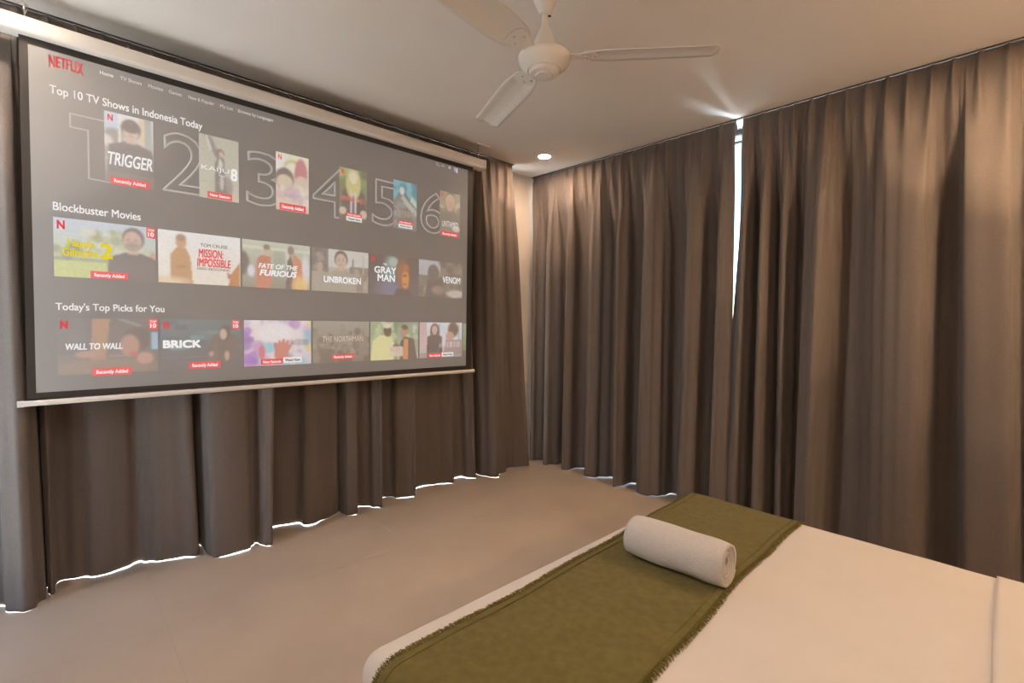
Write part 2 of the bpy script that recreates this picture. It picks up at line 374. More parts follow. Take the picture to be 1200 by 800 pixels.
# roller casing: rounded box profile
prof = []
for cx, cz, a0 in ((.026, 2.561, 0), (-.034, 2.561, 90), (-.034, 2.524, 180), (.026, 2.524, 270)):
    for k in range(6):
        a = math.radians(a0 + 18 * k); prof.append((cx + .016 * math.cos(a), cz + .016 * math.sin(a) - SO.z))
sharp(MB().sweep_y(prof, -.185 - SO.y, 2.455 - SO.y).build('casing', M['white_metal'], screen), 25)
for y0, y1 in ((-.205, -.185), (2.455, 2.475)):
    p2 = [(x * 1.06, (z - 2.548 + SO.z) * 1.06 + 2.548 - SO.z) for x, z in prof]
    ec = sharp(MB().sweep_y(p2, y0 - SO.y, y1 - SO.y).build('casing_end_cap', M['cap'], screen), 25)
for yb in (-.06, 2.43):
    h = MB()
    h.tube([S(yb, 2.586), S(yb, 2.62, .004), S(yb - .004, 2.655, -.002), S(yb, 2.694)], .0045)
    h.tube([S(yb, 2.60, .0)] + [S(yb + .012 * math.sin(a), 2.612 + .014 * (1 - math.cos(a)), .0) for a in (.8, 1.6, 2.4, 3.14)], .003)
    h.build('hanging_hook', M['chrome'], screen, True)
    MB().cbox(-.02, yb - .035 - SO.y, 2.692 - SO.z, .02, yb + .105 - SO.y, 2.70 - SO.z, .002).build('ceiling_plate', M['white_metal'], screen)
MB().box(-.0006, -.08 - SO.y, .955 - SO.z, .0, 2.38 - SO.y, 2.53 - SO.z).build('black_border', M['border'], screen)
surf = obj('screen_surface', [S(-.052, .982, .0008), S(2.328, .982, .0008), S(2.328, 2.476, .0008), S(-.052, 2.476, .0008)], [(0, 1, 2, 3)], UI['bg'], screen)
bar = []
for k in range(14):
    a = 2 * math.pi * k / 14; bar.append((.011 * math.cos(a), .937 + .0125 * math.sin(a) - SO.z))
sharp(MB().sweep_y(bar, -.09 - SO.y, 2.39 - SO.y).build('bottom_bar', M['white_metal'], screen), 40)
for y0, y1 in ((-.112, -.09), (2.39, 2.41)):
    sharp(MB().sweep_y([(x * 1.12, (z - .937 + SO.z) * 1.12 + .937 - SO.z) for x, z in bar], y0 - SO.y, y1 - SO.y).build('bar_end_cap', M['cap'], screen), 40)

# ---- lettering: collected as font curves, converted to flat meshes in one go
TEXTS = []
def text(body, name, y0, z0, h, mat_, parent, y1=None, bold=0.0, outline=0.0, shear=0.0, dx=0.003, fit=None):
    """flat lettering: left edge y0, baseline z0, capital height h, right edge y1"""
    TEXTS.append((body, name, y0, z0, h, mat_, parent, y1, bold, outline, shear, dx, fit))
def flush_texts():
    items = []
    for t in TEXTS:
        cu = bpy.data.curves.new(t[1], 'FONT'); cu.body = t[0]; cu.shear = t[10]; cu.resolution_u = 4
        if t[9]:
            cu.fill_mode = 'NONE'; cu.bevel_depth = t[9]; cu.bevel_resolution = 0
        o = bpy.data.objects.new(t[1], cu); COL.objects.link(o); items.append(o)
    bpy.context.view_layer.update()
    dg = bpy.context.evaluated_depsgraph_get()
    for t, o in zip(TEXTS, items):
        me = bpy.data.meshes.new_from_object(o.evaluated_get(dg))
        n = len(me.vertices); co = np.empty(n * 3); me.vertices.foreach_get('co', co); co = co.reshape(-1, 3)
        mn, mxx = co.min(0), co.max(0)
        sz = t[4] / 0.70                                   # capital height of the built-in font is about 0.7 em
        if t[12] == 'box': sz = t[4] / max(1e-6, mxx[1] - mn[1])
        sx = (t[7] - t[2]) / max(1e-6, mxx[0] - mn[0]) if t[7] else sz
        out = np.empty_like(co)
        zz = (co[:, 1] - (mn[1] if t[12] == 'box' else 0)) * sz
        if t[12] == 'arch':
            u = (co[:, 0] - mn[0]) / (mxx[0] - mn[0]) * 2 - 1
            zz = zz - (1 - zz / t[4]) * 0.22 * t[4] * (u * u)
        out[:, 0] = t[11] * 0.4 + (co[:, 2] * 0.02 if t[9] else 0)
        out[:, 1] = t[2] + (co[:, 0] - mn[0]) * sx - SO.y
        out[:, 2] = t[3] + zz - SO.z
        me.vertices.foreach_set('co', out.ravel())
        if t[8] and not t[9]:
            bm = bmesh.new(); dlt = t[8] * sz * 1.1
            for ox, oz in ((-dlt, -dlt), (dlt, -dlt), (dlt, dlt), (-dlt, dlt), (0, 0)):
                m2 = me.copy(); m2.transform(Matrix.Translation((0, ox, oz))); bm.from_mesh(m2); bpy.data.meshes.remove(m2)
            bm.to_mesh(me); bm.free()
        me.materials.clear(); me.materials.append(t[5]); me.update()
        me.name = t[1]
        link(bpy.data.objects.new(t[1], me), t[6])
    for o in items: bpy.data.objects.remove(o, do_unlink=True)

text('NETFLIX', 'wordmark', .012, 2.413, .046, UI['red'], surf, .125, .006, fit='arch')
for w_, a_, b_ in (('Home', .182, .230), ('TV Shows', .255, .336), ('Movies', .362, .420), ('Games', .444, .497), ('New & Popular', .526, .640), ('My List', .668, .728), ('Browse by Languages', .753, .930)):
    text(w_, 'menu_lettering', a_, 2.434, .0165, UI['white'] if w_ == 'Home' else UI['soft'], surf, b_, .012)
text('Top 10 TV Shows in Indonesia Today', 'heading_lettering', .012, 2.294, .036, UI['white'], surf, .585, .010)
text('Blockbuster Movies', 'heading_lettering', .015, 1.788, .036, UI['white'], surf, .324, .010)
text("Today's Top Picks for You", 'heading_lettering', .016, 1.347, .032, UI['white'], surf, .413, .010)
for d_, a_, b_ in (('2', .414, .605), ('3', .789, .985), ('4', 1.152, 1.372), ('5', 1.535, 1.735), ('6', 1.905, 2.115)):
    text(d_, 'rank_numeral', a_, 1.95, .302, UI['line'], surf, b_, .02, .013, fit='box', dx=.0025)
one = [(.077, 2.224), (.077, 2.165), (.137, 2.165), (.137, 1.950), (.250, 1.945), (.250, 2.224), (.077, 2.224)]
ob = MB()
for i in range(6):
    (ya, za), (yb, zb) = one[i], one[i + 1]
    L_ = math.hypot(yb - ya, zb - za); nx, nz = -(zb - za) / L_ * .0032, (yb - ya) / L_ * .0032
    ex, ez = (yb - ya) / L_ * .0032, (zb - za) / L_ * .0032
    ob.add([S(ya + nx - ex, za + nz - ez, .0012), S(yb + nx + ex, zb + nz + ez, .0012), S(yb - nx + ex, zb - nz + ez, .0012), S(ya - nx - ex, za - nz - ez, .0012)], [(3, 2, 1, 0)])
ob.build('rank_numeral', UI['line'], surf)
# icons at the top right
ring = MB()
for i in range(16):
    a, b = 2 * math.pi * i / 16, 2 * math.pi * (i + 1) / 16
    ring.add([S(2.045 + .010 * math.cos(a), 2.458 + .010 * math.sin(a), .0014), S(2.045 + .010 * math.cos(b), 2.458 + .010 * math.sin(b), .0014), S(2.045 + .0065 * math.cos(b), 2.458 + .0065 * math.sin(b), .0014), S(2.045 + .0065 * math.cos(a), 2.458 + .0065 * math.sin(a), .0014)], [(0, 1, 2, 3)])
ring.add([S(2.052, 2.450, .0014), S(2.062, 2.439, .0014), S(2.066, 2.443, .0014), S(2.055, 2.454, .0014)], [(0, 1, 2, 3)])
ring.build('search_icon', UI['soft'], surf)
text('Kids', 'menu_lettering', 2.085, 2.450, .012, UI['soft'], surf, 2.110, .02)
bell = MB().add([S(2.145, 2.447, .0014), S(2.167, 2.447, .0014), S(2.162, 2.464, .0014), S(2.156, 2.469, .0014), S(2.150, 2.464, .0014)], [(0, 1, 2, 3, 4)]); bell.build('bell_icon', UI['soft'], surf)
av = MB().add([S(2.198, 2.437, .0014), S(2.214, 2.437, .0014), S(2.214, 2.467, .0014), S(2.198, 2.467, .0014)], [(0, 1, 2, 3)]); av.build('profile_icon', UI['blue'], surf)
av = MB().add([S(2.218, 2.432, .0014), S(2.229, 2.432, .0014), S(2.229, 2.466, .0014), S(2.218, 2.466, .0014)], [(0, 1, 2, 3)]); av.build('profile_icon', UI['white'], surf)

# ---- poster artwork painted as colour on small grids (flat projected pictures)
def lin(c): return np.array([((v / 255 + .055) / 1.055) ** 2.4 if v > 10 else v / 255 / 12.92 for v in c])
class Art:
    def __init__(s, w, h, c0, c1=None):
        s.w, s.h = w, h
        s.u, s.v = np.meshgrid(np.linspace(0, 1, w), np.linspace(0, 1, h))
        c0 = lin(c0); c1 = lin(c1) if c1 else c0
        s.a = c0[None, None, :] * (1 - s.v[..., None]) + c1[None, None, :] * s.v[..., None]
    def blend(s, m, c, al=1.0):
        m = (np.clip(m, 0, 1) * al)[..., None]; s.a = s.a * (1 - m) + lin(c)[None, None, :] * m; return s
    def rect(s, u0, v0, u1, v1, c, al=1.0): return s.blend((s.u >= u0) & (s.u <= u1) & (s.v >= v0) & (s.v <= v1), c, al)
    def ell(s, cu, cv, ru, rv, c, soft=.15, al=1.0, rot=0.0):
        du, dv = (s.u - cu), (s.v - cv); k = s.ar
        x = (du * k * math.cos(rot) + dv * math.sin(rot)) / (ru * k); y = (-du * k * math.sin(rot) + dv * math.cos(rot)) / rv
        return s.blend((1 - np.sqrt(x * x + y * y)) / soft + .5, c, al)
    @property
    def ar(s): return s.w / s.h
    def poly(s, pts, c, al=1.0):
        ins = np.zeros_like(s.u, bool); n = len(pts)
        for i in range(n):
            (x0, y0), (x1, y1) = pts[i], pts[(i + 1) % n]
            if y0 == y1: continue
            ins ^= ((y0 > s.v) != (y1 > s.v)) & (s.u < (x1 - x0) * (s.v - y0) / (y1 - y0) + x0)
        return s.blend(ins, c, al)
    def blobs(s, n, box, r, cols, seed, al=.8):
        rr = random.Random(seed)
        for _ in range(n):
            q = rr.uniform(.5, 1.3) * r
            s.ell(rr.uniform(box[0], box[2]), rr.uniform(box[1], box[3]), q / s.ar, q, rr.choice(cols), .6, al, rr.uniform(0, 3))
        return s
    def person(s, cu, top, hw, skin, hair, coat, long=False, beard=None, turn=0.0):
        """a plain head and shoulders; hw = half head width in u"""
        hh = hw * s.ar * 1.32; cv = top - hh
        if long: s.ell(cu, cv - hh * .5, hw * 1.5, hh * 1.9, hair, .2)
        s.poly([(cu - hw * 2.7, -.1), (cu - hw * 2.4, cv - hh * 1.75), (cu - hw * .7, cv - hh * 1.2), (cu + hw * .7, cv - hh * 1.2), (cu + hw * 2.4, cv - hh * 1.75), (cu + hw * 2.7, -.1)], coat)
        s.poly([(cu - hw * .5, cv - hh * 1.35), (cu + hw * .5, cv - hh * 1.35), (cu + hw * .5, cv - hh * .4), (cu - hw * .5, cv - hh * .4)], skin, .9)
        s.ell(cu, cv + hh * .12, hw * 1.12, hh * 1.06, hair, .15)
        s.ell(cu + turn * hw * .2, cv - hh * .12, hw * .9, hh * .92, skin, .15)
        if beard: s.ell(cu + turn * hw * .2, cv - hh * .62, hw * .75, hh * .42, beard, .3)
        d = [int(c * .45) for c in skin]
        for sx in (-1, 1):
            s.ell(cu + turn * hw * .3 + sx * hw * .36, cv - hh * .05, hw * .15, hh * .06, d, .5, .8)
            s.ell(cu + turn * hw * .3 + sx * hw * .36, cv + hh * .12, hw * .2, hh * .035, hair, .5, .7)
        s.ell(cu + turn * hw * .35, cv - hh * .3, hw * .1, hh * .16, [int(c * .8) for c in skin], .6, .5)
        s.ell(cu + turn * hw * .3, cv - hh * .56, hw * .26, hh * .055, [int(skin[0] * .7), int(skin[1] * .5), int(skin[2] * .5)], .5, .8)
        return s
    def strokes(s, u0, v0, u1, v1, cols, n, seed):
        """a title too blurred to read: short upright strokes"""
        rr = random.Random(seed)
        for k in range(n):
            u = u0 + (u1 - u0) * k / n; a, b = sorted((rr.uniform(v0, v1), rr.uniform(v0, v1)))
            if b - a < .5 * (v1 - v0): a, b = v0, v1
            s.rect(u, a, u + (u1 - u0) / n * .62, b, cols[k % len(cols)], .85)
        return s
    def build(s, y0, z0, y1, z1):
        w, h = s.w, s.h
        p_ = np.pad(s.a, ((1, 1), (1, 1), (0, 0)), 'edge')
        b_ = sum(p_[i:i + h, j:j + w] * (2 - abs(i - 1)) * (2 - abs(j - 1)) for i in range(3) for j in range(3)) / 16
        gr = np.random.default_rng(w * h + int(y0 * 1000)).normal(0, 1, (h, w, 1)); gr = (gr + np.roll(gr, 1, 0) + np.roll(gr, 1, 1)) / 1.7
        s.a = np.clip(b_ * (1 + .035 * gr), 0, 1)
        vy = np.linspace(y0, y1, w); vz = np.linspace(z0, z1, h)
        vs = [S(float(y), float(z), .0016) for z in vz for y in vy]
        fs = [(r * w + i, r * w + i + 1, (r + 1) * w + i + 1, (r + 1) * w + i) for r in range(h - 1) for i in range(w - 1)]
        o = obj('poster', vs, fs, UI['art'], screen)
        at = o.data.color_attributes.new('art', 'FLOAT_COLOR', 'POINT')
        buf = np.ones((w * h, 4), np.float32); buf[:, :3] = s.a.reshape(-1, 3); at.data.foreach_set('color', buf.ravel())
        return o
def badge(par, y0, z0, y1, z1, body, m='red', ink='white'):
    MB().add([S(y0, z0, .0021), S(y1, z0, .0021), S(y1, z1, .0021), S(y0, z1, .0021)], [(0, 1, 2, 3)]).build('badge', UI[m], par)
    hh = z1 - z0
    text(body, 'badge_lettering', y0 + (y1 - y0) * .1, z0 + hh * .27, hh * .45, UI[ink], par, y1 - (y1 - y0) * .1, .02, dx=.0068)
def corner_mark(par, y0, z1, h=.028): text('N', 'corner_mark', y0 + .013, z1 - .012 - h, h, UI['red'], par, y0 + .013 + h * .62, .02, dx=.0058)
def top_ten(par, y1, z1):
    MB().add([S(y1 - .036, z1 - .048, .0021), S(y1, z1 - .054, .0021), S(y1, z1, .0021), S(y1 - .036, z1, .0021)], [(0, 1, 2, 3)]).build('badge', UI['red'], par)
    text('TOP', 'badge_lettering', y1 - .031, z1 - .018, .010, UI['white'], par, y1 - .005, .02, dx=.0068)
    text('10', 'badge_lettering', y1 - .029, z1 - .042, .019, UI['white'], par, y1 - .007, .03, dx=.0068)

R1 = [.194, .569, .944, 1.316, 1.693, 2.072]
Z1a, Z1b, W1 = 1.948, 2.274, .184
def row1(i, art, lab): o = art.build(R1[i], Z1a, R1[i] + W1, Z1b); o['label'] = lab; return o
# 1
a = Art(46, 80, (120, 115, 112), (235, 240, 245)); a.rect(0, .45, .33, 1, (205, 220, 238)).blobs(14, (0, .35, .35, .72), .07, [(235, 235, 235), (150, 140, 135), (110, 100, 100)], 1)
a.rect(.28, .0, .33, 1, (245, 245, 240)).rect(.70, .3, .80, 1, (225, 210, 180)).rect(.82, .3, .97, 1, (170, 180, 178)).rect(.66, .4, .98, .44, (220, 230, 225))
a.person(.53, .93, .185, (214, 186, 172), (74, 66, 66), (96, 92, 96)).ell(.53, .83, .2, .075, (74, 66, 66), .3); a.rect(0, 0, 1, .16, (125, 118, 115), .7)
p = row1(0, a, 'poster of a dark-haired man with TRIGGER lettering')
text('TRIGGER', 'title_lettering', R1[0] + .012, 2.033, .058, UI['white'], p, R1[0] + .178, .012, shear=.2, dx=.0058)
corner_mark(p, R1[0], Z1b); badge(p, R1[0] + .018, 1.943, R1[0] + .166, 1.978, 'Recently Added')
# 2
a = Art(46, 80, (205, 202, 185), (196, 198, 178)); a.poly([(.12, 1), (.3, 1), (.5, .72), (.42, .66)], (140, 135, 135)).poly([(.15, 1), (.2, 1), (.32, .78), (.28, .76)], (235, 232, 225))
a.ell(.68, .22, .16, .17, (150, 146, 138), .3).ell(.52, .75, .11, .07, (120, 105, 100), .2).ell(.55, .73, .06, .045, (215, 190, 175), .2)
a.poly([(.40, .1), (.38, .55), (.46, .7), (.62, .68), (.64, .4), (.7, .12), (.56, .08)], (112, 106, 104)).poly([(.46, .52), (.5, .68), (.6, .6), (.56, .46)], (228, 222, 218)).rect(0, .26, 1, .275, (180, 176, 165), .7).ell(.56, .28, .05, .12, (210, 205, 198), .4)
p = row1(1, a, 'pale grey-green poster with a leaning figure')
text('KAIJU', 'title_lettering', R1[1] + .010, 2.094, .022, UI['white'], p, R1[1] + .138, .005, dx=.0058)
text('No.', 'title_lettering', R1[1] + .09, 2.07, .012, UI['white'], p, R1[1] + .12, .005, dx=.0058)
text('8', 'title_lettering', R1[1] + .147, 2.062, .062, UI['white'], p, R1[1] + .176, .02, dx=.0058)
badge(p, R1[1] + .036, 1.952, R1[1] + .152, 1.985, 'New Season')
# 3 (plain pastel still life in place of the cartoon artwork)
a = Art(46, 80, (232, 210, 190), (250, 246, 215)); a.rect(0, .72, .35, .95, (252, 250, 245)).ell(.5, .78, .26, .13, (215, 205, 140), .3).ell(.5, .77, .2, .09, (248, 244, 215), .3)
a.ell(.26, .55, .28, .2, (120, 105, 105), .2).ell(.26, .5, .24, .13, (228, 212, 185), .2).ell(.76, .66, .2, .3, (214, 130, 145), .2).ell(.78, .52, .22, .13, (230, 208, 188), .25).blobs(12, (0, .15, 1, .38), .09, [(240, 205, 195), (250, 240, 225), (225, 190, 200)], 3)
a.strokes(.28, .23, .82, .31, [(190, 170, 210), (175, 160, 205)], 9, 51)
p = row1(2, a, 'pastel cream and pink poster')
corner_mark(p, R1[2], Z1b);
badge(p, R1[2] + .018, 1.950, R1[2] + .168, 1.990, 'Recently Added')
# 4
a = Art(46, 80, (95, 88, 88), (150, 175, 120)); a.blobs(18, (0, .55, 1, 1), .09, [(120, 140, 90), (185, 195, 130), (90, 95, 75)], 4)
a.poly([(.05, .1), (.1, .55), (.38, .7), (.62, .7), (.92, .55), (.98, .1)], (84, 76, 76)).ell(.5, .72, .27, .3, (214, 205, 130), .2).ell(.5, .84, .15, .12, (240, 232, 200), .2).poly([(.4, .1), (.38, .6), (.5, .52), (.62, .6), (.6, .1)], (222, 214, 208)).poly([(.46, .08), (.47, .5), (.53, .5), (.56, .08)], (92, 88, 140)).ell(.12, .18, .13, .07, (222, 200, 180), .3).ell(.88, .16, .13, .08, (222, 200, 180), .3)
a.rect(.06, .38, .56, .46, (225, 105, 105), .55).strokes(.06, .37, .56, .47, [(225, 85, 85)], 8, 52).rect(.58, .38, .72, .45, (240, 175, 120), .8).strokes(.75, .36, .95, .46, [(222, 95, 100)], 4, 53)
p = row1(3, a, 'poster of a pale-haired figure in a dark suit')
corner_mark(p, R1[3], Z1b);
badge(p, R1[3] + .045, 1.977, R1[3] + .15, 1.999, 'New Episode'); badge(p, R1[3] + .045, 1.948, R1[3] + .15, 1.976, 'Watch Now', 'white', 'ink')
# 5
a = Art(46, 80, (120, 125, 125), (70, 170, 190)); a.blobs(14, (0, .72, 1, 1), .12, [(95, 200, 215), (60, 130, 150), (150, 205, 210)], 5)
a.poly([(.1, .1), (.05, .6), (.3, .85), (.5, .8), (1, .4), (1, .1)], (128, 130, 128)).ell(.36, .8, .1, .08, (225, 228, 228), .3).poly([(.3, .6), (.38, .72), (1, .42), (1, .3)], (190, 198, 192)).poly([(.7, .62), (1, .48), (1, .6), (.8, .72)], (205, 222, 210)).poly([(.3, .35), (.55, .5), (.9, .2), (.6, .2)], (112, 118, 110)).blobs(10, (0, .1, .6, .6), .06, [(160, 160, 160), (90, 92, 95)], 6)
a.strokes(.08, .26, .95, .40, [(190, 178, 168), (165, 152, 142)], 13, 54)
p = row1(4, a, 'teal and grey poster of diagonal machinery')
badge(p, R1[4] + .04, 1.985, R1[4] + .148, 2.01, 'New Episode'); badge(p, R1[4] + .04, 1.958, R1[4] + .148, 1.984, 'Watch Now', 'white', 'ink')
# 6
a = Art(46, 80, (150, 138, 120), (170, 160, 135)); a.blobs(40, (0, 0, 1, 1), .1, [(120, 120, 85), (200, 185, 160), (165, 150, 120), (215, 205, 185)], 7)
a.person(.5, .93, .2, (212, 172, 155), (205, 190, 160), (130, 122, 112)).rect(0, .1, 1, .32, (140, 130, 118), .5).ell(.8, .2, .2, .06, (225, 215, 205), .4)
p = row1(5, a, 'olive and cream poster of a fair-haired figure')
corner_mark(p, R1[5], Z1b); text('UNTAMED', 'title_lettering', R1[5] + .02, 2.02, .042, UI['white'], p, R1[5] + .165, .0, dx=.0058)
badge(p, R1[5] + .01, 1.950, R1[5] + .168, 1.985, 'Recently Added')

R2 = [.014 + .3768 * k for k in range(6)]
Z2a, Z2b = 1.496, 1.758
def wide(y0, z0, z1, art, lab, y1=None): o = art.build(y0, z0, y1 or y0 + .367, z1); o['label'] = lab; return o
# row 2
a = Art(92, 66, (200, 214, 130), (205, 220, 240)); a.rect(0, .0, 1, .3, (206, 218, 130)).blobs(30, (.3, .45, .75, .85), .07, [(190, 200, 140), (160, 170, 110), (220, 225, 215)], 11).blobs(10, (0, .3, .35, .55), .08, [(140, 160, 110), (170, 185, 140)], 12).rect(0, .28, .6, .34, (120, 135, 95), .6).ell(.97, .3, .06, .25, (214, 170, 150), .3)
a.person(.765, .93, .105, (214, 178, 160), (110, 98, 90), (92, 88, 92), beard=(168, 150, 140), turn=-.5)
p = wide(R2[0], Z2a, Z2b, a, 'green golf-course poster of a bearded man')
text('Happy', 'title_lettering', R2[0] + .046, 1.636, .032, UI['yellow'], p, R2[0] + .135, .02, dx=.0058)
text('Gilmore', 'title_lettering', R2[0] + .028, 1.592, .034, UI['yellow'], p, R2[0] + .148, .02, dx=.0058)
text('2', 'title_lettering', R2[0] + .160, 1.592, .066, UI['yellow'], p, R2[0] + .200, .03, dx=.0058)
corner_mark(p, R2[0], Z2b, .038); top_ten(p, R2[0] + .367, Z2b); badge(p, R2[0] + .122, 1.496, R2[0] + .258, 1.530, 'Recently Added')
a = Art(92, 66, (250, 240, 225), (252, 252, 252)); a.poly([(.14, 0), (.14, .55), (.2, .68), (.32, .68), (.37, .5), (.4, 0)], (205, 150, 90)).ell(.26, .8, .065, .13, (214, 165, 120), .2).ell(.26, .88, .06, .07, (180, 130, 80), .3).rect(.2, .3, .31, .34, (160, 105, 55), .6).poly([(.84, 0), (.88, .25), (1, .5), (1, 0)], (206, 132, 60)).poly([(.84, .1), (.82, .28), (.88, .22)], (190, 110, 60)).ell(.05, .0, .3, .12, (245, 215, 180), .8)
p = wide(R2[1], Z2a, Z2b, a, 'white poster of two figures in tan jackets')
text('TOM CRUISE', 'title_lettering', R2[1] + .180, 1.692, .017, UI['ink'], p, R2[1] + .305, .0, dx=.0058)
text('MISSION:', 'title_lettering', R2[1] + .172, 1.638, .042, UI['redtext'], p, R2[1] + .285, .012, shear=.12, dx=.0058)
text('IMPOSSIBLE', 'title_lettering', R2[1] + .165, 1.590, .042, UI['redtext'], p, R2[1] + .32, .012, shear=.12, dx=.0058)
text('DEAD RECKONING', 'title_lettering', R2[1] + .165, 1.572, .012, UI['ink'], p, R2[1] + .316, .0, dx=.0058)
a = Art(92, 66, (150, 148, 130), (205, 215, 195)); a.rect(.0, .82, 1, .88, (240, 242, 230), .6).rect(.45, .35, .6, .8, (160, 172, 155), .6).rect(.62, .2, .68, .82, (235, 238, 228), .6).ell(.0, .5, .1, .25, (105, 92, 88), .3).ell(.92, .4, .07, .35, (235, 232, 240), .6).ell(.12, .35, .05, .12, (235, 235, 245), .6)
a.poly([(.18, -.1), (.2, .6), (.26, .7), (.4, .68), (.42, .3), (.38, -.1)], (216, 130, 96)).ell(.35, .8, .055, .11, (205, 190, 170), .2).ell(.34, .88, .05, .06, (130, 118, 105), .3).poly([(.72, -.1), (.7, .55), (.75, .78), (.87, .62), (.9, -.1)], (222, 140, 98)).ell(.7, .86, .05, .1, (150, 118, 100), .2).poly([(.62, 0), (.64, .6), (.7, .75), (.75, .4), (.7, 0)], (110, 98, 96)).ell(.85, .1, .12, .2, (250, 215, 130), .8, .8)
p = wide(R2[2], Z2a, Z2b, a, 'poster of two figures in orange overalls')
text('FATE OF THE', 'title_lettering', R2[2] + .082, 1.607, .026, UI['white'], p, R2[2] + .295, .02, shear=.25, dx=.0058)
text('FURIOUS', 'title_lettering', R2[2] + .088, 1.566, .032, UI['white'], p, R2[2] + .290, .03, shear=.25, dx=.0058)
a = Art(92, 66, (165, 158, 140), (205, 205, 195)); a.rect(0, .45, .28, 1, (130, 122, 115)).blobs(14, (0, .55, .28, 1), .07, [(165, 158, 155), (110, 104, 100)], 14).rect(.28, .58, 1, 1, (218, 218, 212)).rect(.65, .4, 1, .62, (140, 132, 122)).rect(.70, .55, .73, .8, (150, 145, 140)).rect(.9, .45, .92, .95, (195, 195, 190)).blobs(30, (0, 0, 1, .4), .08, [(150, 142, 125), (185, 178, 160), (125, 118, 105)], 15)
a.person(.14, .68, .05, (205, 180, 160), (150, 130, 105), (180, 172, 158)).person(.78, .6, .05, (190, 170, 150), (150, 142, 130), (150, 142, 130)).person(.5, .95, .105, (214, 184, 165), (95, 82, 74), (178, 170, 155))
p = wide(R2[3], Z2a, Z2b, a, 'faded grey poster of a young man')
text('UNBROKEN', 'title_lettering', R2[3] + .075, 1.552, .038, UI['white'], p, R2[3] + .315, .02, dx=.0058)
a = Art(92, 66, (92, 92, 108), (72, 72, 72)); a.ell(.42, .7, .13, .35, (110, 160, 165), .6, .8).ell(.48, .85, .1, .12, (190, 205, 195), .6, .8).ell(.45, .1, .25, .25, (120, 132, 165), .9, .8).ell(.68, .6, .16, .36, (126, 78, 52), .2).ell(.66, .52, .115, .32, (150, 95, 75), .3).ell(.73, .42, .075, .26, (235, 150, 55), .4).ell(.74, .72, .06, .1, (190, 105, 50), .5).ell(.72, .52, .04, .03, (90, 50, 40), .6).ell(.72, .3, .04, .02, (120, 55, 35), .6).poly([(.45, -.1), (.55, .18), (.8, .18), (.95, -.1)], (84, 70, 70))
p = wide(R2[4], Z2a, Z2b, a, 'dark poster of a face lit orange')
text('THE', 'title_lettering', R2[4] + .10, 1.692, .012, UI['white'], p, R2[4] + .125, .02, dx=.0058)
text('GRAY', 'title_lettering', R2[4] + .035, 1.638, .042, UI['white'], p, R2[4] + .195, .02, dx=.0058)
text('MAN', 'title_lettering', R2[4] + .058, 1.585, .045, UI['white'], p, R2[4] + .185, .02, dx=.0058); corner_mark(p, R2[4], Z2b, .036)
a = Art(86, 66, (125, 120, 112), (130, 124, 116)); a.rect(0, .6, .48, 1, (188, 190, 198)).blobs(24, (.4, .5, 1, 1), .1, [(110, 102, 95), (145, 138, 125), (95, 90, 84)], 17).blobs(30, (0, 0, 1, .5), .09, [(140, 132, 120), (100, 95, 90), (175, 168, 155)], 18).ell(.85, .12, .22, .1, (205, 200, 190), .5)
a.poly([(.12, 0), (.2, .5), (.5, .5), (.6, 0)], (98, 92, 88)).ell(.32, .66, .13, .24, (108, 100, 98), .2).ell(.42, .2, .14, .12, (150, 130, 122), .5)
p = wide(R2[5], Z2a, Z2b, a, 'stone grey poster of a hooded shape', 2.283)
text('VENOM', 'title_lettering', R2[5] + .205, 1.605, .048, UI['white'], p, R2[5] + .365, .005, dx=.0058)
# row 3
R3 = [.018 + .3778 * k for k in range(6)]
Z3a, Z3b = 1.054, 1.312
a = Art(92, 66, (122, 108, 100), (90, 88, 92)); a.rect(0, .35, .3, 1, (92, 92, 98)).poly([(.3, 0), (.33, 1), (.5, 1), (.45, .2)], (178, 130, 88)).rect(.5, .55, 1, 1, (96, 92, 92)).poly([(.55, 1), (.8, .85), (.83, .88), (.62, 1)], (150, 148, 150)).rect(.93, .42, 1, .75, (150, 195, 220)).ell(.5, .12, .5, .14, (140, 115, 98), .4)
a.ell(.77, .62, .15, .22, (84, 70, 66), .2).ell(.7, .5, .1, .2, (185, 135, 118), .25).ell(.86, .26, .09, .11, (196, 148, 128), .3).ell(.28, .35, .12, .06, (185, 140, 125), .4).rect(.48, .3, .7, .33, (170, 150, 140), .6).ell(.73, .34, .04, .05, (205, 70, 70), .5)
p = wide(R3[0], Z3a, Z3b, a, 'brown poster of a person lying on a floor')
text('WALL TO WALL', 'title_lettering', R3[0] + .028, 1.168, .028, UI['white'], p, R3[0] + .228, .02, shear=.12, dx=.0058)
corner_mark(p, R3[0], Z3b, .036); top_ten(p, R3[0] + .367, Z3b); badge(p, R3[0] + .118, 1.043, R3[0] + .262, 1.080, 'Recently Added')
a = Art(92, 66, (84, 84, 92), (74, 110, 122))
rr = random.Random(21)
for k in range(34):
    u0 = rr.uniform(-.05, .95); v0 = .4 + .1 * rr.randrange(0, 6); a.rect(u0, v0, u0 + rr.uniform(.1, .2), v0 + .08, rr.choice([(72, 78, 92), (90, 150, 160), (62, 100, 112), (84, 122, 130), (70, 70, 80)]), .8)
a.rect(0, 0, 1, .3, (86, 86, 96)).rect(0, .24, 1, .26, (110, 112, 120)).ell(.76, .45, .2, .3, (98, 82, 74), .25).ell(.77, .72, .075, .16, (70, 62, 62), .2).ell(.755, .7, .045, .11, (212, 178, 160), .25).poly([(.55, .1), (.62, .5), (.7, .55), (.66, .1)], (108, 92, 82)).ell(.8, .25, .03, .1, (205, 165, 150), .3).ell(.54, .1, .04, .04, (170, 160, 155), .4).ell(.6, .3, .03, .05, (195, 155, 140), .4)
p = wide(R3[1], Z3a, Z3b, a, 'dark teal poster of a crouching figure')
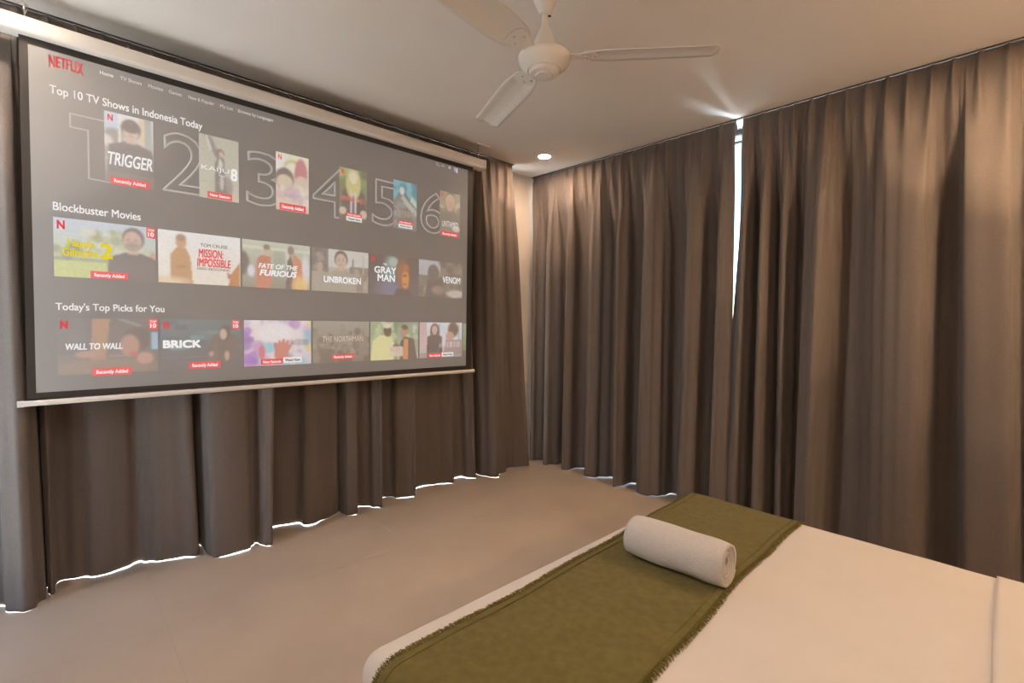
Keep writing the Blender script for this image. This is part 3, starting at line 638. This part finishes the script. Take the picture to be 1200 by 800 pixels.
text('BRICK', 'title_lettering', R3[1] + .012, 1.168, .036, UI['white'], p, R3[1] + .172, .045, dx=.0058)
corner_mark(p, R3[1], Z3b, .036); top_ten(p, R3[1] + .355, Z3b); badge(p, R3[1] + .120, 1.055, R3[1] + .262, 1.092, 'Recently Added')
a = Art(92, 66, (225, 215, 225), (250, 245, 245)); a.blobs(60, (0, 0, 1, 1), .12, [(250, 248, 250), (240, 220, 120), (200, 140, 215), (150, 205, 235), (250, 235, 235), (225, 190, 235), (255, 250, 220)], 23).blobs(8, (0, .1, .15, .8), .1, [(170, 100, 210), (140, 90, 190)], 24)
a.ell(.45, .72, .25, .25, (252, 246, 248), .4).ell(.35, .4, .1, .12, (150, 215, 235), .4)
for k in range(5): a.poly([(.44, .18), (.60, .18), (.42 + .068 * k + .035, .52 + .07 * (1 - abs(k - 2) / 2)), (.42 + .068 * k + .002, .52 + .07 * (1 - abs(k - 2) / 2))], (222, 130, 115))
a.ell(.54, .22, .11, .13, (222, 130, 115), .3).ell(.25, .3, .05, .16, (230, 110, 130), .4)
a.strokes(.68, .44, .97, .58, [(130, 150, 175), (150, 130, 140), (190, 170, 110)], 9, 55)
p = wide(R3[2], Z3a, Z3b, a, 'pale rainbow poster with a raised hand')
badge(p, R3[2] + .085, 1.060, R3[2] + .205, 1.092, 'New Episode'); badge(p, R3[2] + .206, 1.066, R3[2] + .312, 1.098, 'Watch Now', 'white', 'ink')
a = Art(92, 66, (135, 125, 112), (165, 162, 150)); a.blobs(70, (0, 0, 1, .75), .08, [(110, 102, 92), (150, 142, 125), (90, 84, 78), (175, 165, 148)], 26).poly([(.4, .3), (.5, .98), (.58, .75), (.62, .3)], (150, 145, 130)).poly([(.8, .2), (.88, .85), (.98, .5), (1, .2)], (140, 134, 120)).person(.25, .55, .05, (150, 138, 122), (100, 92, 84), (110, 102, 92)).person(.55, .42, .05, (155, 142, 125), (95, 88, 80), (105, 98, 88))
p = wide(R3[3], Z3a, Z3b, a, 'grey-brown poster of a crowd of warriors')
text('THE NORTHMAN', 'title_lettering', R3[3] + .058, 1.184, .034, UI['cream'], p, R3[3] + .325, .0, dx=.0058)
badge(p, R3[3] + .118, 1.072, R3[3] + .262, 1.105, 'Recently Added')
a = Art(92, 66, (190, 200, 150), (175, 190, 150)); a.rect(0, .6, 1, 1, (160, 185, 140)).rect(.52, .2, 1, 1, (150, 165, 160), .6).rect(.48, 0, .54, 1, (120, 125, 95), .6).blobs(16, (0, .5, 1, 1), .08, [(195, 215, 165), (130, 155, 110), (210, 220, 200)], 28)
a.poly([(.0, 0), (.04, .5), (.2, .66), (.42, .6), (.5, .35), (.46, 0)], (240, 236, 170)).ell(.34, .76, .08, .15, (105, 76, 62), .2).ell(.33, .9, .09, .07, (235, 225, 200), .3).poly([(.6, 0), (.6, .45), (.7, .62), (.9, .55), (.98, .0)], (84, 82, 80)).poly([(.66, 0), (.68, .55), (.78, .55), (.78, 0)], (226, 150, 90)).ell(.68, .74, .065, .14, (196, 140, 112), .2).ell(.7, .86, .065, .07, (90, 66, 54), .3).ell(.52, .36, .07, .06, (130, 92, 75), .4)
a.rect(.38, .08, .66, .34, (238, 218, 200), .9).strokes(.40, .22, .64, .32, [(205, 160, 150), (240, 225, 215)], 8, 56)
p = wide(R3[4], Z3a, Z3b, a, 'sunny poster of two men with clasped hands')
a = Art(86, 66, (205, 195, 195), (235, 235, 240)); a.rect(0, .2, .16, 1, (220, 190, 190)).rect(.3, .35, .9, .95, (222, 230, 238)).rect(.42, .5, .46, .95, (130, 190, 215)).rect(.9, .3, .94, .95, (160, 205, 215))
a.person(.34, .93, .07, (226, 190, 178), (110, 80, 76), (92, 82, 86), long=True).ell(.78, .8, .13, .22, (120, 88, 80), .3).ell(.7, .6, .1, .14, (215, 165, 150), .3).poly([(.55, .1), (.6, .5), (1, .5), (1, .1)], (170, 150, 150)).rect(0, 0, 1, .15, (150, 135, 135), .6)
a.strokes(.45, .28, .98, .46, [(240, 230, 228), (215, 195, 195)], 12, 57)
p = wide(R3[5], Z3a, Z3b, a, 'white room poster of two women', 2.286)
badge(p, R3[5] + .075, 1.056, R3[5] + .190, 1.086, 'New Episode'); badge(p, R3[5] + .192, 1.060, R3[5] + .300, 1.090, 'Watch Now', 'white', 'ink')
a = Art(8, 40, (120, 150, 115), (150, 175, 140)); p = wide(2.296, 1.10, 1.305, a, 'green sliver of a poster cut by the screen edge', 2.327)
flush_texts()

# ------------------------------------------------------------------ ceiling fan
FX, FY = -1.357, 1.442
fan = empty('ceiling_fan', (FX, FY, 2.7), 'glossy white three-blade ceiling fan hanging above the bed', 'ceiling fan')
fz = lambda pr: [(r, z - 2.7) for r, z in pr]
sharp(MB().lathe(fz([(.078, 2.70), (.078, 2.685), (.072, 2.66), (.056, 2.62), (.038, 2.58), (.026, 2.553), (.021, 2.542), (.012, 2.540)])).build('canopy', M['fan'], fan), 40)
sharp(MB().lathe(fz([(.0125, 2.56), (.0125, 2.47)]), n=20).build('downrod', M['fan'], fan), 40)
bl_ = MB().tube([(.004, .004, 2.536 - 2.7), (.017, .017, 2.536 - 2.7)], .0035).build('bolt', M['dark'], fan)
sharp(MB().lathe(fz([(.014, 2.498), (.018, 2.490), (.030, 2.464), (.044, 2.432), (.055, 2.411), (.060, 2.403), (.060, 2.396)])).build('lower_canopy', M['fan'], fan), 40)
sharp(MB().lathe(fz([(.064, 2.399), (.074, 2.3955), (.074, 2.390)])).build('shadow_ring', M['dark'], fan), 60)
sharp(MB().lathe(fz([(.058, 2.396), (.076, 2.392), (.092, 2.386), (.102, 2.377), (.106, 2.366), (.104, 2.358), (.096, 2.346), (.084, 2.334), (.073, 2.326), (.067, 2.323), (.063, 2.325)])).build('motor_housing', M['fan'], fan), 40)
sharp(MB().lathe(fz([(.062, 2.328), (.0615, 2.318), (.056, 2.309), (.044, 2.306), (.036, 2.305), (.034, 2.301), (.020, 2.298), (0, 2.2975)])).build('bottom_cap', M['fan'], fan), 40)
def blade(ang):
    n, m = 26, 10
    r0, r1 = .155, .665
    v = []; f = []
    for i in range(n + 1):
        t = i / n; r = r0 + (r1 - r0) * t
        wid = .056 + .014 * smoothstep(0, .25, t) - .006 * t
        if t > .955: wid *= math.sqrt(max(.18, 1 - ((t - .955) / .05) ** 2))
        if t < .06: wid *= .78 + .22 * smoothstep(0, .06, t)
        for k in range(m + 1):
            c = (k / m * 2 - 1)
            y = c * wid
            h = .006 * (1 - c * c) + .0035 * (smoothstep(.50, .62, abs(c)) * -1) * smoothstep(.03, .08, t)
            v.append((r, y * math.cos(.21), y * math.sin(.21) + h - .012 * t))
    for i in range(n):
        for k in range(m):
            a_ = i * (m + 1) + k; f.append((a_, a_ + 1, a_ + m + 2, a_ + m + 1))
    b = obj('blade', v, f, M['fan'], fan, True)
    s_ = b.modifiers.new('thickness', 'SOLIDIFY'); s_.thickness = .003
    b.location = (0, 0, 2.372 - 2.7); b.rotation_euler = (0, 0, ang)
    # bracket plate from the motor to the blade
    bv = []; bf = []
    pts = [(.085, .022), (.12, .026), (.15, .038), (.185, .046), (.205, .040), (.215, .020)]
    for r, w in pts:
        for c in (-1, 1):
            bv.append((r, c * w * math.cos(.21 * smoothstep(.09, .15, r)), c * w * math.sin(.21 * smoothstep(.09, .15, r)) - .004))
    for i in range(len(pts) - 1): bf.append((2 * i, 2 * i + 1, 2 * i + 3, 2 * i + 2))
    br = obj('blade_bracket', bv, bf, M['fan'], b, False)
    s2 = br.modifiers.new('thickness', 'SOLIDIFY'); s2.thickness = .004
    for r, c in ((.165, -.022), (.165, .022), (.195, 0)):
        MB().lathe([(0, -.0105), (.005, -.0095), (.0055, -.006)], (r, c, c * math.tan(.21)), 10).build('screw', M['fan'], b, True)
for a_ in (38.0, 160.0, 279.0): blade(math.radians(a_))

# ------------------------------------------------------------------ recessed downlights
def glow_mat(name, col, power, area):
    m = bpy.data.materials.new(name); m.use_nodes = True
    nb = m.node_tree.nodes['Principled BSDF']; nb.inputs['Base Color'].default_value = (.8, .8, .78, 1)
    nb.inputs['Emission Color'].default_value = (*col, 1); nb.inputs['Emission Strength'].default_value = power / (math.pi * area)
    return m
def downlight(x, y, label, k, col):
    t = empty('downlight', (x, y, H), label, 'ceiling light', 'recessed ceiling downlights')
    sharp(MB().lathe([(.046, -.001), (.049, -.006), (.056, -.007), (.060, -.004), (.061, -.0005)], n=40).build('trim_ring', M['cap'], t), 50)
    MB().lathe([(0, -.0035), (.047, -.0035)], n=32).build('lens', glow_mat('downlight_lens', col, LAMP_W * k, math.pi * .046 ** 2), t)
downlight(-2.794, 2.991, 'lit round downlight in the ceiling near the far corner', .66, LAMP_COL)
downlight(-2.70, -.36, 'lit round downlight above the near end of the screen', .70, (1.0, .80, .64))
downlight(.08, 2.72, 'lit round downlight in the ceiling above the right-hand curtain', 1.4, (1.0, .66, .40))
downlight(-.45, -.20, 'lit round downlight in the ceiling above the viewer', 1.15, (1.0, .81, .68))
# unseen globes added either side of the bed head for warm fill
for y, lb in ((2.36, 'unseen warm globe added at the bed head, on the curtain side'), (.10, 'unseen warm globe added at the bed head, on the viewer side')):
    t = empty('fill_globe', (XR, y, 1.55), lb, 'added fill lamp', 'added fill globes at the bed head')
    bp = MB(); bp.cbox(-.016, -.05, -.05, 0, .05, .05, .004); bp.build('back_plate', M['white_metal'], t)
    MB().tube([(-.014, 0, 0), (-.07, 0, 0), (-.10, 0, .015), (-.11, 0, .045)], .008).build('arm', M['white_metal'], t, True)
    gp = [(.075 * math.sin(math.pi * k / 16), -.075 * math.cos(math.pi * k / 16) + .12) for k in range(17)]
    gl = MB().lathe(gp, (-.11, 0, 0), 28).build('globe', glow_mat('globe_glass', (1.0, .60, .31), WALL_W * (1.0 if y > 1 else .2), 4 * math.pi * .075 ** 2), t, True)

# ------------------------------------------------------------------ bed
BX0, BX1, BY0, BY1, BZ = -1.135, 0.98, 0.545, 2.325, 0.50
RC = 0.055
def on_bed(x, y, off=0.0):
    """a point of flat cloth laid over the mattress: bends over the rounded edge and hangs down the sides"""
    ix0, ix1, iy0, iy1 = BX0 + RC, BX1 - RC, BY0 + RC, BY1 - RC
    px, py = min(max(x, ix0), ix1), min(max(y, iy0), iy1)
    dx, dy = x - px, y - py; d = math.hypot(dx, dy)
    sag = -0.010 * (1 - (1 - smoothstep(0.30, 0.0, min(px - ix0, ix1 - px))) * (1 - smoothstep(0.30, 0.0, min(py - iy0, iy1 - py))))
    if d < 1e-9: return Vector((x, y, BZ + off + sag)), 0.0
    nx, ny = dx / d, dy / d
    r = RC + off; arc = RC * math.pi / 2
    if d < arc:
        a = d / RC
        return Vector((px + nx * r * math.sin(a), py + ny * r * math.sin(a), BZ + sag - RC + r * math.cos(a))), d
    h = d - arc
    fl = 0.010 * math.sin(9 * (x + y) + 1.3) * smoothstep(0, .3, h) + 0.02 * smoothstep(0, .4, h)
    return Vector((px + nx * (r + fl), py + ny * (r + fl), max(0.03, BZ + sag - RC - h))), d
bed = empty('bed', (-.08, 1.435, 0), 'wide bed made up in smooth white sheets, foot towards the screen', 'bed')
BO = Vector((-.08, 1.435, 0))
MB().cbox(BX0 + .07 - BO.x, BY0 + .07 - BO.y, 0, BX1 - .02 - BO.x, BY1 - .07 - BO.y, .24, .01).build('bed_base', M['base'], bed)
MB().cbox(BX0 + .022 - BO.x, BY0 + .022 - BO.y, .24, BX1 - .022 - BO.x, BY1 - .022 - BO.y, BZ - .022, .03).build('mattress', M['sheet'], bed)
def cloth_grid(x0, x1, y0, y1, nx, ny, off, wr=0.0, seed=0, rot=None):
    v = []; f = []
    for j in range(ny + 1):
        for i in range(nx + 1):
            x = x0 + (x1 - x0) * i / nx; y = y0 + (y1 - y0) * j / ny
            fx, fy = (x, y) if rot is None else rot(x, y)
            P, d = on_bed(fx, fy, off)
            k = wr * (noise.noise(Vector((fx * 3.1 + fy * 1.2, fy * 2.3, seed))) + .5 * noise.noise(Vector((fx * 9 - fy * 4, fy * 5, seed + 3))))
            k += wr * .16 * max(0, 1 - abs(noise.noise(Vector((fx * 2.2 + fy * 3.5, fy * 1.1 - fx, seed + 6)))) * 7)
            if d < .02: P.z += k
            v.append(P - BO)
    for j in range(ny):
        for i in range(nx):
            a_ = j * (nx + 1) + i; f.append((a_, a_ + 1, a_ + nx + 2, a_ + nx + 1))
    return v, f
DR = .40
v, f = cloth_grid(BX0 - DR, BX1 + .05, BY0 - DR, BY1 + DR, 170, 170, 0.0, .0036, 4)
obj('sheet', v, f, M['sheet'], bed, True)
# turned-back top layer whose folded edge runs across the bed
def fold_rot(x, y): return (x + .012 * math.sin(y * 2.1), y)
v, f = cloth_grid(-.02, BX1 + .04, BY0 - DR, BY1 + DR, 70, 150, .009, .0018, 9, fold_rot)
tl = obj('folded_back_sheet', v, f, M['sheet'], bed, True)
s_ = tl.modifiers.new('thickness', 'SOLIDIFY'); s_.thickness = .008; s_.offset = -1

# ------------------------------------------------------------------ bed runner
C0 = Vector((-.822, 1.43, 0)); RA = math.radians(2.3)
def run_rot(x, y):
    dx, dy = x, y - C0.y
    hw = .232 + .009 * math.sin(y * 3.1 + .6) * (1 if x > 0 else 1) + .004 * math.sin(y * 11)
    X = x * hw
    xx = C0.x + X * math.cos(RA) - dy * math.sin(RA) + .012 * math.sin(y * 2.3) * max(0, x); yy = C0.y + X * math.sin(RA) + dy * math.cos(RA)
    return xx, yy
v, f = cloth_grid(-1, 1, .12, 2.72, 60, 220, .007, .0042, 21, run_rot)
RO = Vector((-.835, 1.435, .5))
v = [p + BO - RO for p in v]
run = empty('bed_runner', RO, 'olive green linen runner with frayed edges laid across the bed foot', 'bed runner')
rc = obj('cloth', v, f, M['runner'], run, True); s_ = rc.modifiers.new('thickness', 'SOLIDIFY'); s_.thickness = .003; s_.offset = -1
for side in (-1, 1):
    rr = random.Random(31 + side)
    fv = []; ff = []
    N = 1500
    for i in range(N):
        y = .12 + 2.6 * (i + rr.random()) / N
        for lay in range(2):
            L_ = rr.uniform(.010, .022); dy_ = rr.uniform(-.007, .007); w = .0011
            pr = []
            for k, (t, up) in enumerate(((-.15, .006), (.5, .0075 + rr.uniform(0, .003)), (1.0, .003 + rr.uniform(-.002, .004)))):
                fx, fy = run_rot(side, y)
                P, d = on_bed(fx + side * L_ * t * math.cos(RA), fy + dy_ * t, up)
                pr.append(P - RO)
            n0 = len(fv)
            for k, P in enumerate(pr):
                ww = w * (1 - .5 * k / 2)
                fv += [P + Vector((0, -ww, 0)), P + Vector((0, ww, .0006))]
            ff += [(n0, n0 + 1, n0 + 3, n0 + 2), (n0 + 2, n0 + 3, n0 + 5, n0 + 4)]
    o = obj('fringe', fv, ff, M['fringe'], run); o['kind'] = 'stuff'
    sv = []
    for i in range(161):
        y = .13 + 2.58 * i / 160
        fx, fy = run_rot(side * .90, y); P, d = on_bed(fx, fy, .0078); sv.append(P - RO)
    MB().tube(sv, .0022, 6).build('hem_seam', M['runner'], run, True)

# ------------------------------------------------------------------ rolled towel
TA = Vector((-.935, 1.507, BZ + .007 + .067)); TBv = Vector((-.607, 1.524, BZ + .007 + .067))
tow = empty('rolled_towel', ((TA + TBv) / 2)[:2] + (BZ + .007,), 'white terry towel rolled up, lying on the olive runner', 'towel')
TO = Vector(((TA.x + TBv.x) / 2, (TA.y + TBv.y) / 2, BZ + .007))
ax = (TBv - TA).normalized(); side_ = Vector((0, 0, 1)).cross(ax).normalized(); up_ = Vector((0, 0, 1))
turns = 4.6; n, m = 260, 26; Rmax, Rmin = .067, .008
v = []; f = []
for i in range(n + 1):
    t = i / n; th = t * turns * 2 * math.pi + math.pi * .62
    r = Rmin + (Rmax - Rmin) * (t * turns) / turns
    if t > .985: r -= .003 * (t - .985) / .015
    for j in range(m + 1):
        u = j / m
        L_ = (TBv - TA).length
        e = .010 * noise.noise(Vector((t * 7, 0 if u < .5 else 4, 2))) + .010 * (1 - t)     # ends slightly cone shaped
        s_u = -e * (1 if u < .5 else -1) * abs(2 * u - 1) ** 3
        bulge = .0025 * noise.noise(Vector((th * .8, u * 4, 7))) * t - .006 * abs(2 * u - 1) ** 6 * t
        rr_ = r + bulge
        P = TA + ax * (u * L_ + s_u * -1) + side_ * (rr_ * 1.06 * math.cos(th)) + up_ * (max(-.0668, rr_ * .98 * math.sin(th)))
        v.append(P - TO)
for i in range(n):
    for j in range(m):
        a_ = i * (m + 1) + j; f.append((a_, a_ + 1, a_ + m + 2, a_ + m + 1))
tw = obj('terry_cloth', v, f, M['towel'], tow, True)
s_ = tw.modifiers.new('thickness', 'SOLIDIFY'); s_.thickness = .0092; s_.offset = -1
